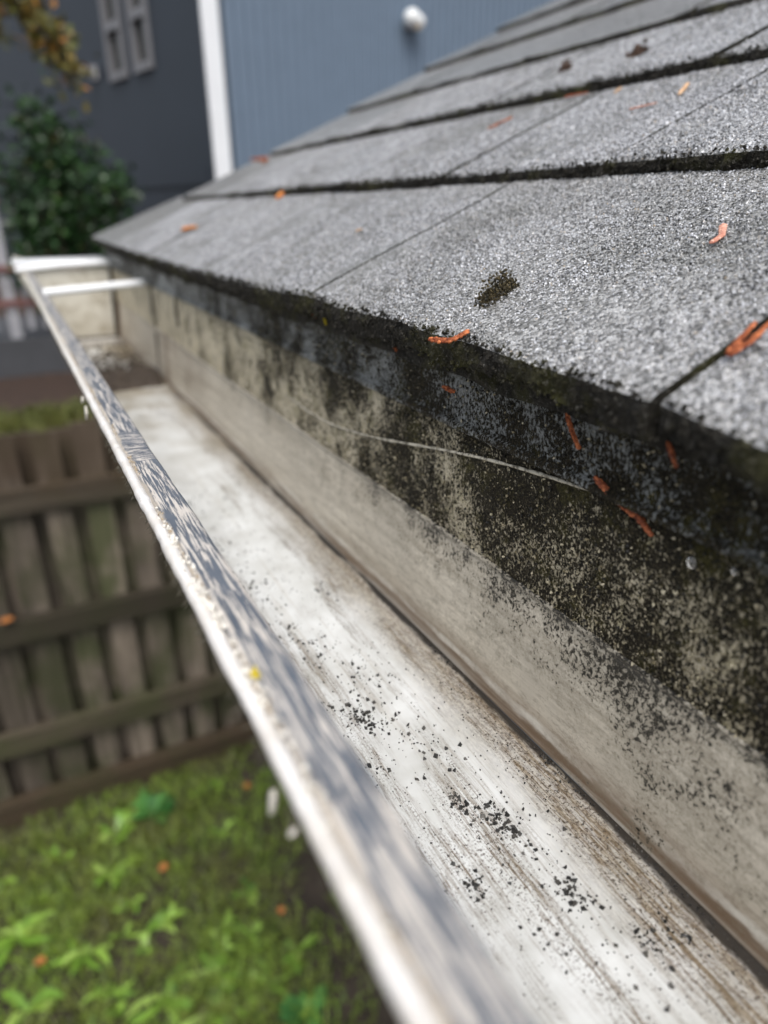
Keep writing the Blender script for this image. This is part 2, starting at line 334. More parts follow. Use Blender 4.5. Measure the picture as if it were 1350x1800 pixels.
def tag(o, label=None, cat=None, group=None, kind=None):
    for k, v in (('label', label), ('category', cat), ('group', group), ('kind', kind)):
        if v: o[k] = v
    return o
def thing(name, loc, label, cat, group=None):
    o = bpy.data.objects.new(name, None); o.location = loc; o.empty_display_size = 0.05; COL.objects.link(o)
    o.matrix_world = Matrix.Translation(loc)
    return tag(o, label, cat, group)
def nz(*p): return mn.noise(Vector(p))
OCT_V = np.array([(1, 0, 0), (-1, 0, 0), (0, 1, 0), (0, -1, 0), (0, 0, 1), (0, 0, -1)], float)
OCT_F = np.array([(0, 2, 4), (2, 1, 4), (1, 3, 4), (3, 0, 4), (2, 0, 5), (1, 2, 5), (3, 1, 5), (0, 3, 5)])
def crystals(mb, C, size, mi=0, rng=RNG):
    """irregular little crystals centred at C (n,3)"""
    n = len(C)
    if not n: return
    q = rng.normal(size=(n, 4)); q /= np.linalg.norm(q, axis=1)[:, None]; w_, x, y, z = q.T
    Rr = np.stack([1 - 2 * (y * y + z * z), 2 * (x * y - z * w_), 2 * (x * z + y * w_), 2 * (x * y + z * w_), 1 - 2 * (x * x + z * z), 2 * (y * z - x * w_), 2 * (x * z - y * w_), 2 * (y * z + x * w_), 1 - 2 * (x * x + y * y)], -1).reshape(n, 3, 3)
    V = OCT_V[None] * rng.uniform(0.55, 1.15, (n, 6, 1)) + rng.normal(0, 0.16, (n, 6, 3))
    V = np.einsum('nij,nkj->nki', Rr, V) * np.asarray(size).reshape(-1, 1, 1) + C[:, None]
    F = OCT_F[None] + np.arange(n)[:, None, None] * 6
    mb.add(V.reshape(-1, 3), F.reshape(-1, 3), mi)

# ------------------------------------------------------------------ the house we stand at: roof edge
house = thing('house', (0.6, 0.3, -2.6), 'low pitched shingle roof edge with mouldy fascia and metal drip edge above the gutter', 'house roof')
XE, ZE, EXP, RISE, SL = 0.18, -0.055, 0.166, 0.0795, 0.43
DY = [-1.2, 0.11, 0.157, 0.2, 0.26, 0.33, 0.46, 0.76, 1.1, 1.7]; DZ = [-0.007, -0.007, -0.0032, -0.0018, 0.0, 0.001, 0.0006, -0.004, -0.003, 0.006]
def droop(k, Y):
    if k == 0: return float(np.interp(Y, DY, DZ))
    return 0.0022 * nz(Y * 3.1, k * 7.7, 0.3)
YEND = [1.66, 1.53, 1.465, 1.455, 1.43, 1.42, 1.42, 1.42]
joints = {0: [-0.55, -0.15, 0.157, 0.464, 0.77, 1.08, 1.38], 1: [-0.4, 0.02, 0.371, 0.56, 0.76, 0.9, 1.21], 2: [-0.5, -0.1, 0.2, 0.44, 0.58, 0.75, 1.02, 1.3],
          3: [-0.3, 0.15, 0.38, 0.62, 0.9, 1.2], 4: [-0.45, 0.05, 0.5, 0.73, 1.0, 1.25], 5: [-0.2, 0.3, 0.6, 0.95, 1.2]}
NC = 14
def course(k):
    mb = MB(); X0 = XE + EXP * k; Z0 = ZE + RISE * k
    js = joints.get(k) or [round(-0.4 + 0.31 * i + random.uniform(-0.08, 0.08), 3) for i in range(6)]
    yend = YEND[min(k, 7)]; flare = 0.07 if k == 0 else 0.035
    js = [-1.1] + [j for j in js if j < yend - 0.05] + [yend + flare * 0.5]
    step = 0.003 if k < 3 else (0.008 if k < 6 else 0.03)
    U = [0, 0.0012, 0.004, 0.010, 0.02, 0.04, 0.07, 0.105, 0.14, 0.165, 0.19]
    crys = []
    for a, b in zip(js[:-1], js[1:]):
        gap = 0.0022 if k < 2 else 0.0034
        last = b == js[-1]
        y0, y1 = a + gap, b - gap * (0 if last else 1)
        n = max(3, int((y1 - y0) / step)); ys = np.linspace(y0, y1, n)
        thick = random.choice([0.0075, 0.0105, 0.015]) if k else 0.0115
        lift = random.uniform(-0.0006, 0.0008); curl = random.uniform(0, 0.002)
        rows = []
        for yy in ys:
            fr = (yy - y0) / (y1 - y0)
            dz = droop(k, yy) + lift + curl * (2 * abs(fr - 0.5)) ** 4
            dx = 0.0042 * nz(yy * 16, k * 3.3, 1.1) + 0.0016 * nz(yy * 120, k, 5.1) + 0.0007 * nz(yy * 420, k, 9.2)
            tk = thick * (1 + 0.35 * nz(yy * 30, k * 5, 2.2) + 0.25 * nz(yy * 160, k * 5, 4.2))
            line = []
            yl = yy
            for u in reversed(U):
                fade = math.exp(-u / 0.09)
                jit = (0.00035 * nz(yy * 300, u * 300, k * 9) + 0.0009 * nz(yy * 14, u * 14, k + 20)) if k < 4 else 0
                lower = -0.0012 * math.exp(-u / 0.0012)
                yl = yy if not last else y0 + (yy - y0) * (1 - flare * (u - 0.095) / (y1 - y0))
                line.append((X0 + u + dx * math.exp(-u / 0.01), yl, Z0 + SL * u + dz * fade + jit + lower - max(0, u - EXP) * 0.06))
            bx = line[-1]
            for q, bul in ((0.3, -0.0006), (0.65, 0.0002), (1.0, 0.0016)):
                jx = 0.0016 * nz(yy * 260, q * 7, k * 3 + 1) + 0.0022 * nz(yy * 60, q * 4, k * 3 + 8) if k < 3 else 0
                line.append((bx[0] + bul + jx, yl, bx[2] - tk * q))
            line.append((bx[0] + 0.05, yl, bx[2] - tk + 0.05 * 0.40)); line.append((X0 + 0.19, yl, Z0 + SL * 0.19 - thick - 0.004))
            rows.append(line)
        P = np.array(rows); nt = len(U)
        mb.grid(P[:, :nt], 0); mb.grid(P[:, nt - 1:], 1)
        for e, rev in ((P[0], 1), (P[-1], 0)):                       # side walls of the tab
            m = len(e); V = np.concatenate([e, e[[0]] * 0 + e.mean(0)]); F = [(i, (i + 1) % m, m) if rev else ((i + 1) % m, i, m) for i in range(m)]
            mb.add(V, F, 1)
        # granules standing on the near, sharp part of the roof
        if k < 3:
            lo, hi = max(y0, -0.02), min(y1, (1.4, 1.3, 1.15)[k])
            if hi > lo:
                dens = (620000, 420000, 260000)[k]
                m = int((hi - lo) * EXP * dens); yy = RNG.uniform(lo, hi, m); uu = RNG.uniform(0.0003, EXP + 0.002, m)
                zz = np.zeros(m)
                dd = np.interp(yy, DY, DZ) if k == 0 else np.array([droop(k, q) for q in yy])
                fr = (yy - y0) / (y1 - y0)
                zz = Z0 + SL * uu + (dd + lift + curl * (2 * np.abs(fr - 0.5)) ** 4) * np.exp(-uu / 0.09) - 0.0012 * np.exp(-uu / 0.0012)
                C = np.stack([X0 + uu + 0.0, yy, zz + 0.00015], -1)
                crys.append(C)
            # rough dark grains on the butt edge
            m = int(max(0, min(y1, 1.2) - max(y0, -0.05)) * 5500)
            if m:
                ii = RNG.integers(0, n, m); qq = RNG.integers(nt - 2, nt + 3, m)
                C2 = P[ii, qq] + RNG.normal(0, 0.0012, (m, 3)); ok = (C2[:, 1] > -0.05) & (C2[:, 1] < 1.2); C2 = C2[ok]
                crystals(mb, C2, RNG.uniform(0.0003, 1, len(C2)) ** 2 * 0.0013 + 0.0004, 1)
    for C in crys: crystals(mb, C, RNG.uniform(0.0003, 0.0008, len(C)) * (1 + 0.2 * k), 2)
    return mb.build('shingle_course', [M['shingle'], M['butt'], M['granule']], house)
for k in range(NC): course(k)
# roof deck under the shingles, fascia, drip edge, wall below
X1 = XE + EXP * NC; Zt = ZE + RISE * NC
mb = MB(); q = [(0.21, -0.068), (X1, Zt - 0.032), (X1, Zt - 0.06), (0.21, -0.10)]
mb.grid(np.array([[(x, -1.1, z) for x, z in q], [(x, 1.40, z) for x, z in q]]), 0, True)
mb.add([(x, 1.40, z) for x, z in q], [(0, 1, 2, 3)]); mb.build('roof_deck', M['plainroof'], house)
mb = MB(); mb.box((1.0, -1.1, -2.6), (1.12, 1.38, 0.0)); mb.box((1.12, 1.2, -2.6), (X1, 1.38, 0.02)); mb.build('wall', M['siding'], house)

def extr(mb, prof, ys, fn=None, mi=0, close=False):
    P = [[(x, y, z) if fn is None else fn(x, y, z) for x, z in prof] for y in ys]
    return mb.grid(np.array(P), mi, close)
ysn = np.arange(-0.6, 1.7001, 0.006)
def rough(a, s):
    return lambda x, y, z: (x + a * nz(y * s, z * s, x) + a * 0.5 * nz(y * s * 4, z * s * 4, 3), y, z)
# fascia board (upper back)
mb = MB(); zs = np.linspace(-0.178, -0.074, 36)
extr(mb, [(0.203, z) for z in zs] + [(0.225, -0.074), (0.225, -0.178)], ysn, rough(0.0007, 60))
mb.build('fascia_board', M['fascia'], house, True)
# drip edge: plate with a rolled hem at its foot
mb = MB(); pr = [(0.2012, -0.0665)] + [(0.1992 - 0.0008 * math.sin((z + 0.0665) * 60), z) for z in np.linspace(-0.07, -0.1035, 12)]
pr += [(0.1985 - 0.0018 * math.sin(a), -0.1062 + 0.0022 * math.cos(a)) for a in np.linspace(0.2, 2.9, 8)] + [(0.2015, -0.108)]
extr(mb, pr, ysn, rough(0.0009, 45)); 
extr(mb, [(0.26, -0.03), (0.19, -0.0655), (0.2012, -0.0665)], ysn)
mb.build('drip_edge', M['drip'], house, True)
# crusty growth standing off the fascia and the drip edge
t = NT('mould crust'); ri = t.n('ShaderNodeNewGeometry').outputs['Random Per Island']
mc = t.fin(t.ramp(ri, [(0.0, (0.003, 0.003, 0.002)), (0.55, (0.016, 0.014, 0.009)), (0.70, (0.05, 0.045, 0.02)), (0.82, (0.20, 0.17, 0.10)), (1.0, (0.52, 0.47, 0.34))]), 0.5, 0.35)
mb = MB()
for (x0, za, zb, n) in ((0.2026, -0.176, -0.108, 30000), (0.1990, -0.104, -0.072, 7000)):
    yy = RNG.uniform(0.02, 1.0, n); zz = RNG.uniform(za, zb, n)
    den = np.array([0.55 * mn.noise(Vector((0, a * 26, b * 22))) + 0.55 * mn.noise(Vector((3, a * 95, b * 80))) for a, b in zip(yy, zz)])
    ok = den + np.interp(yy, [0.1, 0.5, 1.0], [0.35, 0.1, -0.3]) > RNG.uniform(-0.25, 0.75, n); yy, zz = yy[ok], zz[ok]; n = len(yy)
    crystals(mb, np.stack([x0 + RNG.normal(0, 0.0002, n), yy, zz], -1), RNG.uniform(0.0002, 1, n) ** 2 * 0.00085 + 0.00025)
tag(mb.build('mould_crust', mc, house), kind='stuff')
# black film of slime between shingle and drip edge
mb = MB()
def slime(x, y, z): return (x - 0.0030 * abs(nz(y * 40, z * 60, 1)) - 0.0022 * abs(nz(y * 130, z * 150, 4)), y, z + 0.004 * nz(y * 25, 0, 8) * (1 if z < -0.074 else 0))
extr(mb, [(0.1975, z) for z in np.linspace(-0.0635, -0.080, 12)] + [(0.1995, -0.0805)], np.arange(-0.3, 1.66, 0.0025), slime)
mb.build('slime_film', M['butt'], house, True)
# cream paint ridge wandering over the fascia
seam = [(0.5915, -0.1511), (0.5366, -0.1547), (0.485, -0.1537), (0.409, -0.1434), (0.3476, -0.1311), (0.2882, -0.1201), (0.2605, -0.1161), (0.2337, -0.113), (0.2124, -0.1102), (0.1913, -0.109), (0.1705, -0.1082)]
yy = np.linspace(0.17, 0.60, 90); sy = [p[0] for p in seam][::-1]; sz = [p[1] for p in seam][::-1]
zz = np.interp(yy, sy, sz); zz = np.convolve(np.pad(zz, 6, 'edge'), np.ones(13) / 13, 'valid')
rr = [0.0010 * (0.75 + 0.5 * nz(y * 90, 0, 0)) * min(1, (y - 0.168) * 22, (0.605 - y) * 16) + 0.0001 for y in yy]
t = NT('cream ridge paint'); tc = t.fin(t.mix(t.mr(t.noise(260, 4, 0.7), 0.48, 0.62), (0.56, 0.52, 0.42), (0.12, 0.105, 0.075)), 0.45)
mb = MB(); mb.tube([(0.2026, y, z) for y, z in zip(yy, zz)], rr, 7); mb.build('paint_ridge', tc, house, True)

# ------------------------------------------------------------------ the gutter
gutter = thing('gutter', (0.12, 0.3, -0.255), 'open white metal gutter with stained floor and worn blue grey lip below the shingles', 'gutter')
gy = np.concatenate([np.arange(-0.5, 0.9, 0.004), np.arange(0.9, 1.70001, 0.01)])
def floorfn(x, y, z): return (x, y, z + 0.0007 * nz(x * 20, y * 6, 2))
mb = MB(); extr(mb, [(x, -0.255) for x in np.linspace(0.083, 0.1925, 20)] + [(0.1950, -0.2543), (0.1965, -0.2525)], gy, floorfn)
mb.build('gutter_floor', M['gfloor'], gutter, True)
mb = MB()
pr = [(0.1967, -0.2528), (0.1972, -0.249)] + [(0.1970 + 0.0050 * s, -0.249 + 0.070 * s) for s in np.linspace(0.06, 1, 22)]
pr += [(0.2012, -0.178), (0.2003, -0.1768), (0.2003, -0.1755), (0.2018, -0.1748), (0.2029, -0.1758)]
extr(mb, pr, gy, lambda x, y, z: (x + 0.0006 * nz(y * 9, z * 9, 4) + (0.0018 * (1 - min(1, max(0, (y - 0.45) / 0.35))) * max(0, (z + 0.2) / 0.025)), y, z + 0.0012 * nz(y * 5, 2, 4) * (z + 0.255) / 0.08))
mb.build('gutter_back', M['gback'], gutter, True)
def rise(y): return max(0.0, y - 1.5) ** 2 * 0.22
def bow(y): return -0.07 * max(0.0, y - 1.45) ** 2
gyl = np.concatenate([np.arange(-0.5, 0.9, 0.003), np.arange(0.9, 1.85001, 0.008)])
mb = MB()                                                     # outer and inner skin of the front face
extr(mb, [(0.0535, -0.1215), (0.0515, -0.1235), (0.0425, -0.129), (0.044, -0.142), (0.084, -0.2538)], gyl, lambda x, y, z: (x + bow(y), y, z + rise(y)))
extr(mb, [(0.196, -0.258), (0.086, -0.258), (0.080, -0.254), (0.0418, -0.142), (0.0392, -0.127)], gyl, lambda x, y, z: (x + bow(y), y, z + rise(y)))
mb.build('front_face', M['facepaint'], gutter)
mb = MB()
def lipf(x, y, z): return (x + bow(y) + (0.0006 * nz(y * 30, 1, 1) if x > 0.051 else 0), y, z + rise(y) + 0.0006 * nz(y * 12, x * 90, 7) + 0.0003 * nz(y * 60, x * 300, 7))
extr(mb, [(0.0385, -0.1206)] + [(x, -0.120) for x in np.linspace(0.040, 0.0520, 9)] + [(0.0530, -0.1202), (0.0535, -0.1215)], gyl, lipf)
mb.build('lip', M['lip'], gutter, True)
mb = MB()                                                     # rounded lumpy bead of old paint
def beadf(x, y, z):
    lump = 0.0005 * max(0, nz(y * 30, 3, 3)) + 0.00035 * nz(y * 130, x * 100, 3) + (0.0016 * max(0, nz(y * 21, 9, 3)) if y > 0.5 else 0)
    cx, cz = 0.0374, -0.1226; dx_, dz_ = x - cx, z - cz; r = math.hypot(dx_, dz_) or 1
    return (x + dx_ / r * lump + bow(y) + 0.0003 * nz(y * 17, 5, 5), y, z + dz_ / r * lump + rise(y))
pr = [(0.0374 + 0.0025 * math.cos(a), -0.1226 + 0.0031 * math.sin(a)) for a in np.linspace(rad(-10), rad(235), 18)]
extr(mb, pr, np.concatenate([np.arange(-0.5, 1.0, 0.0018), np.arange(1.0, 1.86, 0.005)]), beadf)
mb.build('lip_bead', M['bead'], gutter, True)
# grime and crumbs in the crease beside the bead
mb = MB(); n = 700
yy = RNG.uniform(0.02, 1.0, n); ok = np.array([nz(y * 14, 3, 77) > -0.05 for y in yy]); yy = yy[ok]; n = len(yy)
C = np.stack([0.0401 + RNG.normal(0, 0.0005, n), yy, -0.1199 + RNG.uniform(0, 0.0004, n)], -1); crystals(mb, C, RNG.uniform(0.0002, 0.0007, n))
tag(mb.build('crease_grime', M['grime'], gutter), kind='stuff')
mb = MB()
for c0, sp, m in ((0.205, 0.03, 60), (0.16, 0.02, 30), (0.26, 0.03, 25), (0.12, 0.03, 18)):
    y = RNG.normal(c0, sp * 0.5, m); C = np.stack([0.0392 + RNG.normal(0, 0.0009, m), y, -0.1196 + RNG.uniform(0, 0.001, m)], -1); crystals(mb, C, RNG.uniform(0.0004, 0.0014, m))
tag(mb.build('paint_crumbs', M['whitecrumb'], gutter), kind='stuff')
# fuzz under the bead
mb = MB()
for i in range(900):
    y = random.uniform(-0.05, 1.1); p = Vector((0.0352 + random.uniform(-0.0004, 0.001), y, -0.1265)); d = Vector((random.uniform(-1.2, 0.1), random.gauss(0, 0.6), random.uniform(-1.2, 0.1))).normalized() * random.uniform(0.0012, 0.0038)
    sd_ = Vector((0, 0.0002, 0.0002)); mb.add([tuple(p - sd_), tuple(p + sd_), tuple(p + d)], [(0, 1, 2)])
tag(mb.build('moss_fringe', M['fuzz'], gutter), kind='stuff')
# flakes hanging from the face
for (y, z, L, wd) in ((0.128, -0.130, 0.0075, 0.0014), (0.113, -0.128, 0.002, 0.0012), (0.545, -0.131, 0.010, 0.006), (0.56, -0.127, 0.005, 0.005)):
    mb = MB(); P = []
    for i in range(7):
        s_ = i / 6; wv = wd * math.sin(math.pi * (0.15 + 0.8 * s_)) * 0.6
        P.append([(0.0345 - 0.001 * s_ - 0.0008 * abs(e), y + e * wv, z - L * s_) for e in (-1, -0.3, 0.4, 1)] + [(0.0352 - 0.001 * s_, y + e * wv, z - L * s_) for e in (1, 0.4, -0.3, -1)])
    mb.grid(np.array(P), 0, True); o = mb.build('paint_flake', M['whitecrumb'], gutter, True)
# end cap, rolled at its top
mb = MB(); zt = -0.094
P = np.array([[(x, y, z) for x, z in ((0.02, -0.1105), (0.083, -0.2552), (0.2018, -0.2552), (0.2018, -0.1105))] for y in (1.655, 1.672)]); mb.grid(P, 0, True); mb.add(P[0], [(0, 1, 2, 3)]); mb.add(P[1], [(3, 2, 1, 0)]); mb.build('end_cap', M['endcap'], gutter)
mb = MB(); mb.tube([(0.02, 1.652, -0.108), (0.10, 1.65, -0.102), (0.198, 1.648, -0.0995)], 0.0062, 10); mb.box((0.018, 1.662, -0.0995), (0.2, 1.80, -0.0945)); mb.build('cap_rim', M['white'], gutter, True)
# hanger tube across the gutter with caulked seam behind
mb = MB(); mb.tube([(0.048, 1.25, -0.1165), (0.2005, 1.245, -0.1085)], 0.0062, 12); mb.build('hanger_tube', M['white'], gutter, True)
t = NT('black caulk'); ck = t.fin(t.ramp(t.noise(80), [(0.3, (0.015, 0.014, 0.012)), (0.7, (0.07, 0.06, 0.045))]), 0.5)
mb = MB(); mb.tube([(0.1945, 1.652, -0.252), (0.2005, 1.65, -0.112)], 0.0045, 6); mb.tube([(0.085, 1.652, -0.2535), (0.194, 1.652, -0.2535)], 0.005, 6); mb.build('caulk_seam', ck, gutter, True)

for y_, za in ((1.205, -0.176), (1.02, -0.150)):
    mb = MB(); mb.tube([(0.2025, y_, za), (0.2022, y_ + 0.004, (za - 0.11) / 2), (0.2025, y_, -0.110)], [0.002, 0.0034, 0.0025], 6); mb.build('board_joint', ck, house, True)
mb = MB()
for y_ in (1.20,): mb.tube([(0.1985, y_, -0.246), (0.2008, y_, -0.182)], 0.0022, 6)
mb.build('lap_seam', ck, gutter, True)
# ------------------------------------------------------------------ litter in the gutter
mb = MB(); P = []
for i in range(72):
    s_ = i / 71; x = 0.085 + 0.107 * s_; row = []
    for j in range(44):
        a = j / 43; y = 1.12 + 0.13 * a + 0.02 * s_ + 0.02 * nz(x * 40, 1, a * 3)
        hgt = (math.sin(math.pi * a) ** 0.7) * (0.008 + 0.007 * nz(x * 60, y * 60, 2) + 0.008 * s_)
        row.append((x, y, -0.2552 + max(0, hgt) + (0.004 * nz(x * 110, y * 110, 5) + 0.003 * nz(x * 300, y * 300, 6)) * math.sin(math.pi * a)))
    P.append(row)
mb.grid(np.array(P)); n = 900
C = np.stack([RNG.uniform(0.085, 0.192, n), 1.2 + np.abs(RNG.normal(0, 0.16, n)) - 0.06, np.full(n, -0.2535)], -1); C = C[C[:, 1] < 1.64]; C[:, 2] += np.clip(0.004 - np.abs(C[:, 1] - 1.2) * 0.05, 0, 1); crystals(mb, C, RNG.uniform(0.001, 0.0048, len(C)))
tag(mb.build('leaf_debris', M['debris']), 'dark wet heap of rotted leaf litter lying across the gutter floor', 'leaf litter')

grit_spots = [(0.1272, 0.2784, 70, 0.006), (0.144, 0.3095, 40, 0.009), (0.1416, 0.2014, 40, 0.003), (0.1531, 0.186, 60, 0.0045), (0.1573, 0.1417, 45, 0.004), (0.1229, 0.1641, 35, 0.003), (0.1673, 0.1122, 25, 0.003), (0.1148, 0.439, 60, 0.012), (0.1622, 0.4137, 14, 0.006), (0.1955, 0.5116, 8, 0.002), (0.1804, 0.1105, 14, 0.005), (0.1407, 0.261, 20, 0.006), (0.13, 0.345, 26, 0.010), (0.118, 0.37, 22, 0.008), (0.15, 0.24, 22, 0.008), (0.115, 0.29, 10, 0.006), (0.125, 0.235, 14, 0.007), (0.16, 0.17, 14, 0.008), (0.145, 0.15, 14, 0.008), (0.137, 0.13, 12, 0.006), (0.155, 0.10, 12, 0.006), (0.11, 0.52, 30, 0.015), (0.125, 0.60, 26, 0.02)]
mb = MB()
for x, y, n, s_ in grit_spots:
    n = int(n * 1.8); C = np.stack([RNG.normal(x, s_ * 0.8, n), RNG.normal(y, s_ * 1.5, n), np.full(n, -0.2546)], -1)
    C = C[(C[:, 0] > 0.09) & (C[:, 0] < 0.193)]; crystals(mb, C, RNG.uniform(0.0002, 1.0, len(C)) ** 3 * 0.0014 + 0.00035)
n = 1300; C = np.stack([RNG.uniform(0.09, 0.193, n), RNG.uniform(0.05, 0.7, n), np.full(n, -0.2547)], -1); crystals(mb, C, RNG.uniform(0.0002, 0.0007, n))
n = 1700; yy = RNG.uniform(0.0, 0.9, n); C = np.stack([0.1960 - np.abs(RNG.normal(0, 0.0016, n)), yy, -0.2541 + RNG.uniform(0, 0.0015, n)], -1); crystals(mb, C, RNG.uniform(0.0002, 0.0009, n) * np.array([max(0.2, 0.6 + nz(y * 18, 0, 3)) for y in yy]))
tag(mb.build('shed_granules', M['grit']), 'black shingle grit scattered over the white gutter floor', 'grit', kind='stuff')

# ------------------------------------------------------------------ cedar scale leaves, seeds, moss
def sprig(name, pts, r, mat, label, group=None, seg=10, tipped=True, cat='cedar leaf', lift=0.0006):
    """a scaly cedar leaf: pairs of overlapping pointed scales along a thin stem"""
    mb = MB(); scales(mb, pts, r, seg, tipped, lift)
    return tag(mb.build(name, mat, None, True), label, cat, group)
def scales(mb, pts, r, seg, tipped=True, lift=0.0006):
    rg = random.Random(int(abs(pts[0][1]) * 1e5)); pts = [Vector(p) for p in pts]; seg = max(2, int(seg * 1.3))
    def at(u):
        s_ = min(max(u, 0), 0.9999) * (len(pts) - 1); k = int(s_); return pts[k].lerp(pts[k + 1], s_ - k)
    L = sum((b - a).length for a, b in zip(pts[:-1], pts[1:])); sl = L / seg
    mb.tube([tuple(at(i / 8) + Vector((0, 0, lift))) for i in range(9)], r * 0.42, 6)
    for i in range(seg):
        u = (i + 0.4) / seg; d = (at(u + 0.05) - at(u - 0.05)).normalized(); up = Vector((-0.39, 0, 0.92)); side = d.cross(up).normalized(); up = side.cross(d)
        env = (1 - 0.5 * u ** 2 if tipped else 1) * rg.uniform(0.85, 1.1) * (0.8 if i == 0 else 1)
        for sg in (-1, 1, 0):
            c = at(u) + Vector((0, 0, lift)) + side * sg * r * 0.52 * env + up * (r * 0.22 if sg == 0 else 0) + d * (sl * 0.25 if sg == 0 else 0)
            dl = (d + side * sg * 0.35 + up * 0.12).normalized(); sd_ = dl.cross(up).normalized(); u2 = sd_.cross(dl); P = []
            ln = min(sl * 0.66, r * 1.4)
            for a in np.linspace(0, 1, 7):
                w_ = math.sin(math.pi * min(0.995, 0.06 + 0.93 * a ** 0.8)) * r * 0.62 * env
                P.append([tuple(c + dl * ln * (a * 2 - 1) + sd_ * w_ * math.cos(b) + u2 * w_ * 0.7 * math.sin(b)) for b in np.linspace(0, 2 * math.pi, 8, endpoint=False)])
            mb.grid(np.array(P), 0, True)
G = 'dry cedar leaves fallen on the shingles'
def rise_z(p, d=0.0009): return (p[0], p[1], p[2] + d)
sprig('cedar_leaf', [(0.1729, 0.2893, -0.0575), (0.1742, 0.281, -0.0572), (0.1765, 0.2756, -0.0565), (0.184, 0.2728, -0.0525)], 0.0021, M['sprig'], 'plump segmented orange cedar leaf lying along the shingle edge beside the moss clump', G, 8, tipped=False)
sprig('cedar_leaf', [(0.2709, 0.2204, -0.0152), (0.2769, 0.2206, -0.0125), (0.2857, 0.2279, -0.0085)], 0.0016, M['sprigpink'], 'curved pink brown cedar leaf alone in the middle of the nearest shingle', G, 9, tipped=False)
o = sprig('cedar_leaf', [(0.2017, 0.1508, -0.0448), (0.2100, 0.1495, -0.0408), (0.2210, 0.1513, -0.0355)], 0.0016, M['sprig'], 'large forked bright orange cedar leaf lying over a shingle joint at right', G, 12)
mb = MB(); scales(mb, [(0.2017, 0.1508, -0.0440), (0.210, 0.153, -0.040), (0.2188, 0.1556, -0.0365)], 0.0014, 9); mb.build('side_twig', M['sprig'], o, True)
sprig('cedar_leaf', [(0.1972, 0.2179, -0.0795), (0.1970, 0.2135, -0.086), (0.1970, 0.2079, -0.0925)], 0.0010, M['sprig'], 'thin upright rusty cedar leaf stuck on the mouldy drip edge', 'cedar leaves stuck on the drip edge', 9, tipped=False)
o = sprig('cedar_leaf', [(0.1975, 0.198, -0.1015), (0.1985, 0.188, -0.1068), (0.2008, 0.1775, -0.1115)], 0.0015, M['sprigdark'], 'long red brown cedar leaf hanging down over the drip edge hem', 'cedar leaves stuck on the drip edge', 9, tipped=False)
mb = MB(); scales(mb, [(0.2005, 0.182, -0.108), (0.2010, 0.176, -0.1115), (0.2012, 0.1685, -0.1165)], 0.0020, 7); mb.build('side_twig', M['sprigdark'], o, True)
sprig('cedar_leaf', [(0.1965, 0.3143, -0.0880), (0.1965, 0.3031, -0.0890)], 0.0014, M['sprig'], 'short bright orange cedar leaf stub stuck on the drip edge below the shingle edge', 'cedar leaves stuck on the drip edge', 4, tipped=False)
sprig('cedar_leaf', [(0.195, 0.3666, -0.0746), (0.195, 0.3638, -0.0775)], 0.0012, M['sprig'], 'tiny orange cedar scale under the shingle edge left of the plump segmented leaf', 'cedar leaves stuck on the drip edge', 2)
sprig('cedar_leaf', [(0.1955, 0.4945, -0.0710), (0.1955, 0.4882, -0.0735)], 0.0013, M['sprig'], 'tiny orange cedar scale under the shingle edge beside a joint', 'cedar leaves stuck on the drip edge', 2)
sprig('leaf_bit', [(0.1955, 0.4733, -0.0719), (0.1955, 0.4700, -0.0762)], 0.0011, M['lichen'], 'pale yellow green plant bit clinging under the shingle edge', None, 3, cat='plant bit')
sprig('cedar_leaf', [(0.194, 0.1622, -0.076), (0.1945, 0.1573, -0.084)], 0.0011, M['sprigdark'], 'brown cedar leaf in the shadow below the rightmost shingle joint', 'cedar leaves stuck on the drip edge', 4)
sprig('cedar_leaf', [(0.5100, 1.60, 0.0960), (0.4934, 1.4549, 0.0895), (0.47, 1.40, 0.0815)], 0.0060, M['sprig'], 'blurred rusty cedar leaf near the far left end of the second shingle course', G, 8)
sprig('cedar_leaf', [(0.3357, 0.9547, 0.0135), (0.352, 0.965, 0.0215), (0.372, 0.977, 0.0295)], 0.0062, M['leaforange'], 'bright orange leaf on the lowest course just under the second butt edge', G, 6)
sprig('cedar_leaf', [(0.2426, 1.1100, -0.0265), (0.2512, 1.0650, -0.0225)], 0.0052, M['leaforange'], 'orange leaf lying nearest the far left end of the lowest course', G, 5)
sprig('cedar_leaf', [(0.265, 0.5648, -0.0176), (0.2681, 0.5604, -0.0162)], 0.0014, M['tan'], 'tiny tan fleck in the middle of a lowest course shingle', G, 2)
sprig('cedar_leaf', [(0.352, 0.71, 0.0198), (0.3600, 0.70, 0.0232)], 0.0022, M['sprigdark'], 'small faint brown fleck close under the second butt edge', G, 3)
sprig('cedar_leaf', [(0.4493, 0.6468, 0.0700), (0.461, 0.6438, 0.0755), (0.473, 0.6409, 0.0805)], 0.0019, M['sprig'], 'slim orange brown cedar leaf lying along a joint of the second course', G, 9)
sprig('cedar_leaf', [(0.4929, 0.5242, 0.0885), (0.5045, 0.5295, 0.0935)], 0.0016, M['tan'], 'small tan seed scale under the third butt edge', G, 3)
sprig('cedar_leaf', [(0.4407, 0.4510, 0.0660), (0.446, 0.4300, 0.0683)], 0.0011, M['sprigpink'], 'thin pinkish needle lying on the second course', G, 7)
sprig('cedar_leaf', [(0.4566, 0.4202, 0.0730), (0.478, 0.4331, 0.0825)], 0.0020, M['tan'], 'pale tan curled leaf at right on the second course', G, 4, tipped=False)
sprig('cedar_leaf', [(0.503, 0.60, 0.0945), (0.503, 0.57, 0.0945)], 0.0020, M['sprigdark'], 'reddish brown leaf tucked against the third butt edge', G, 5)
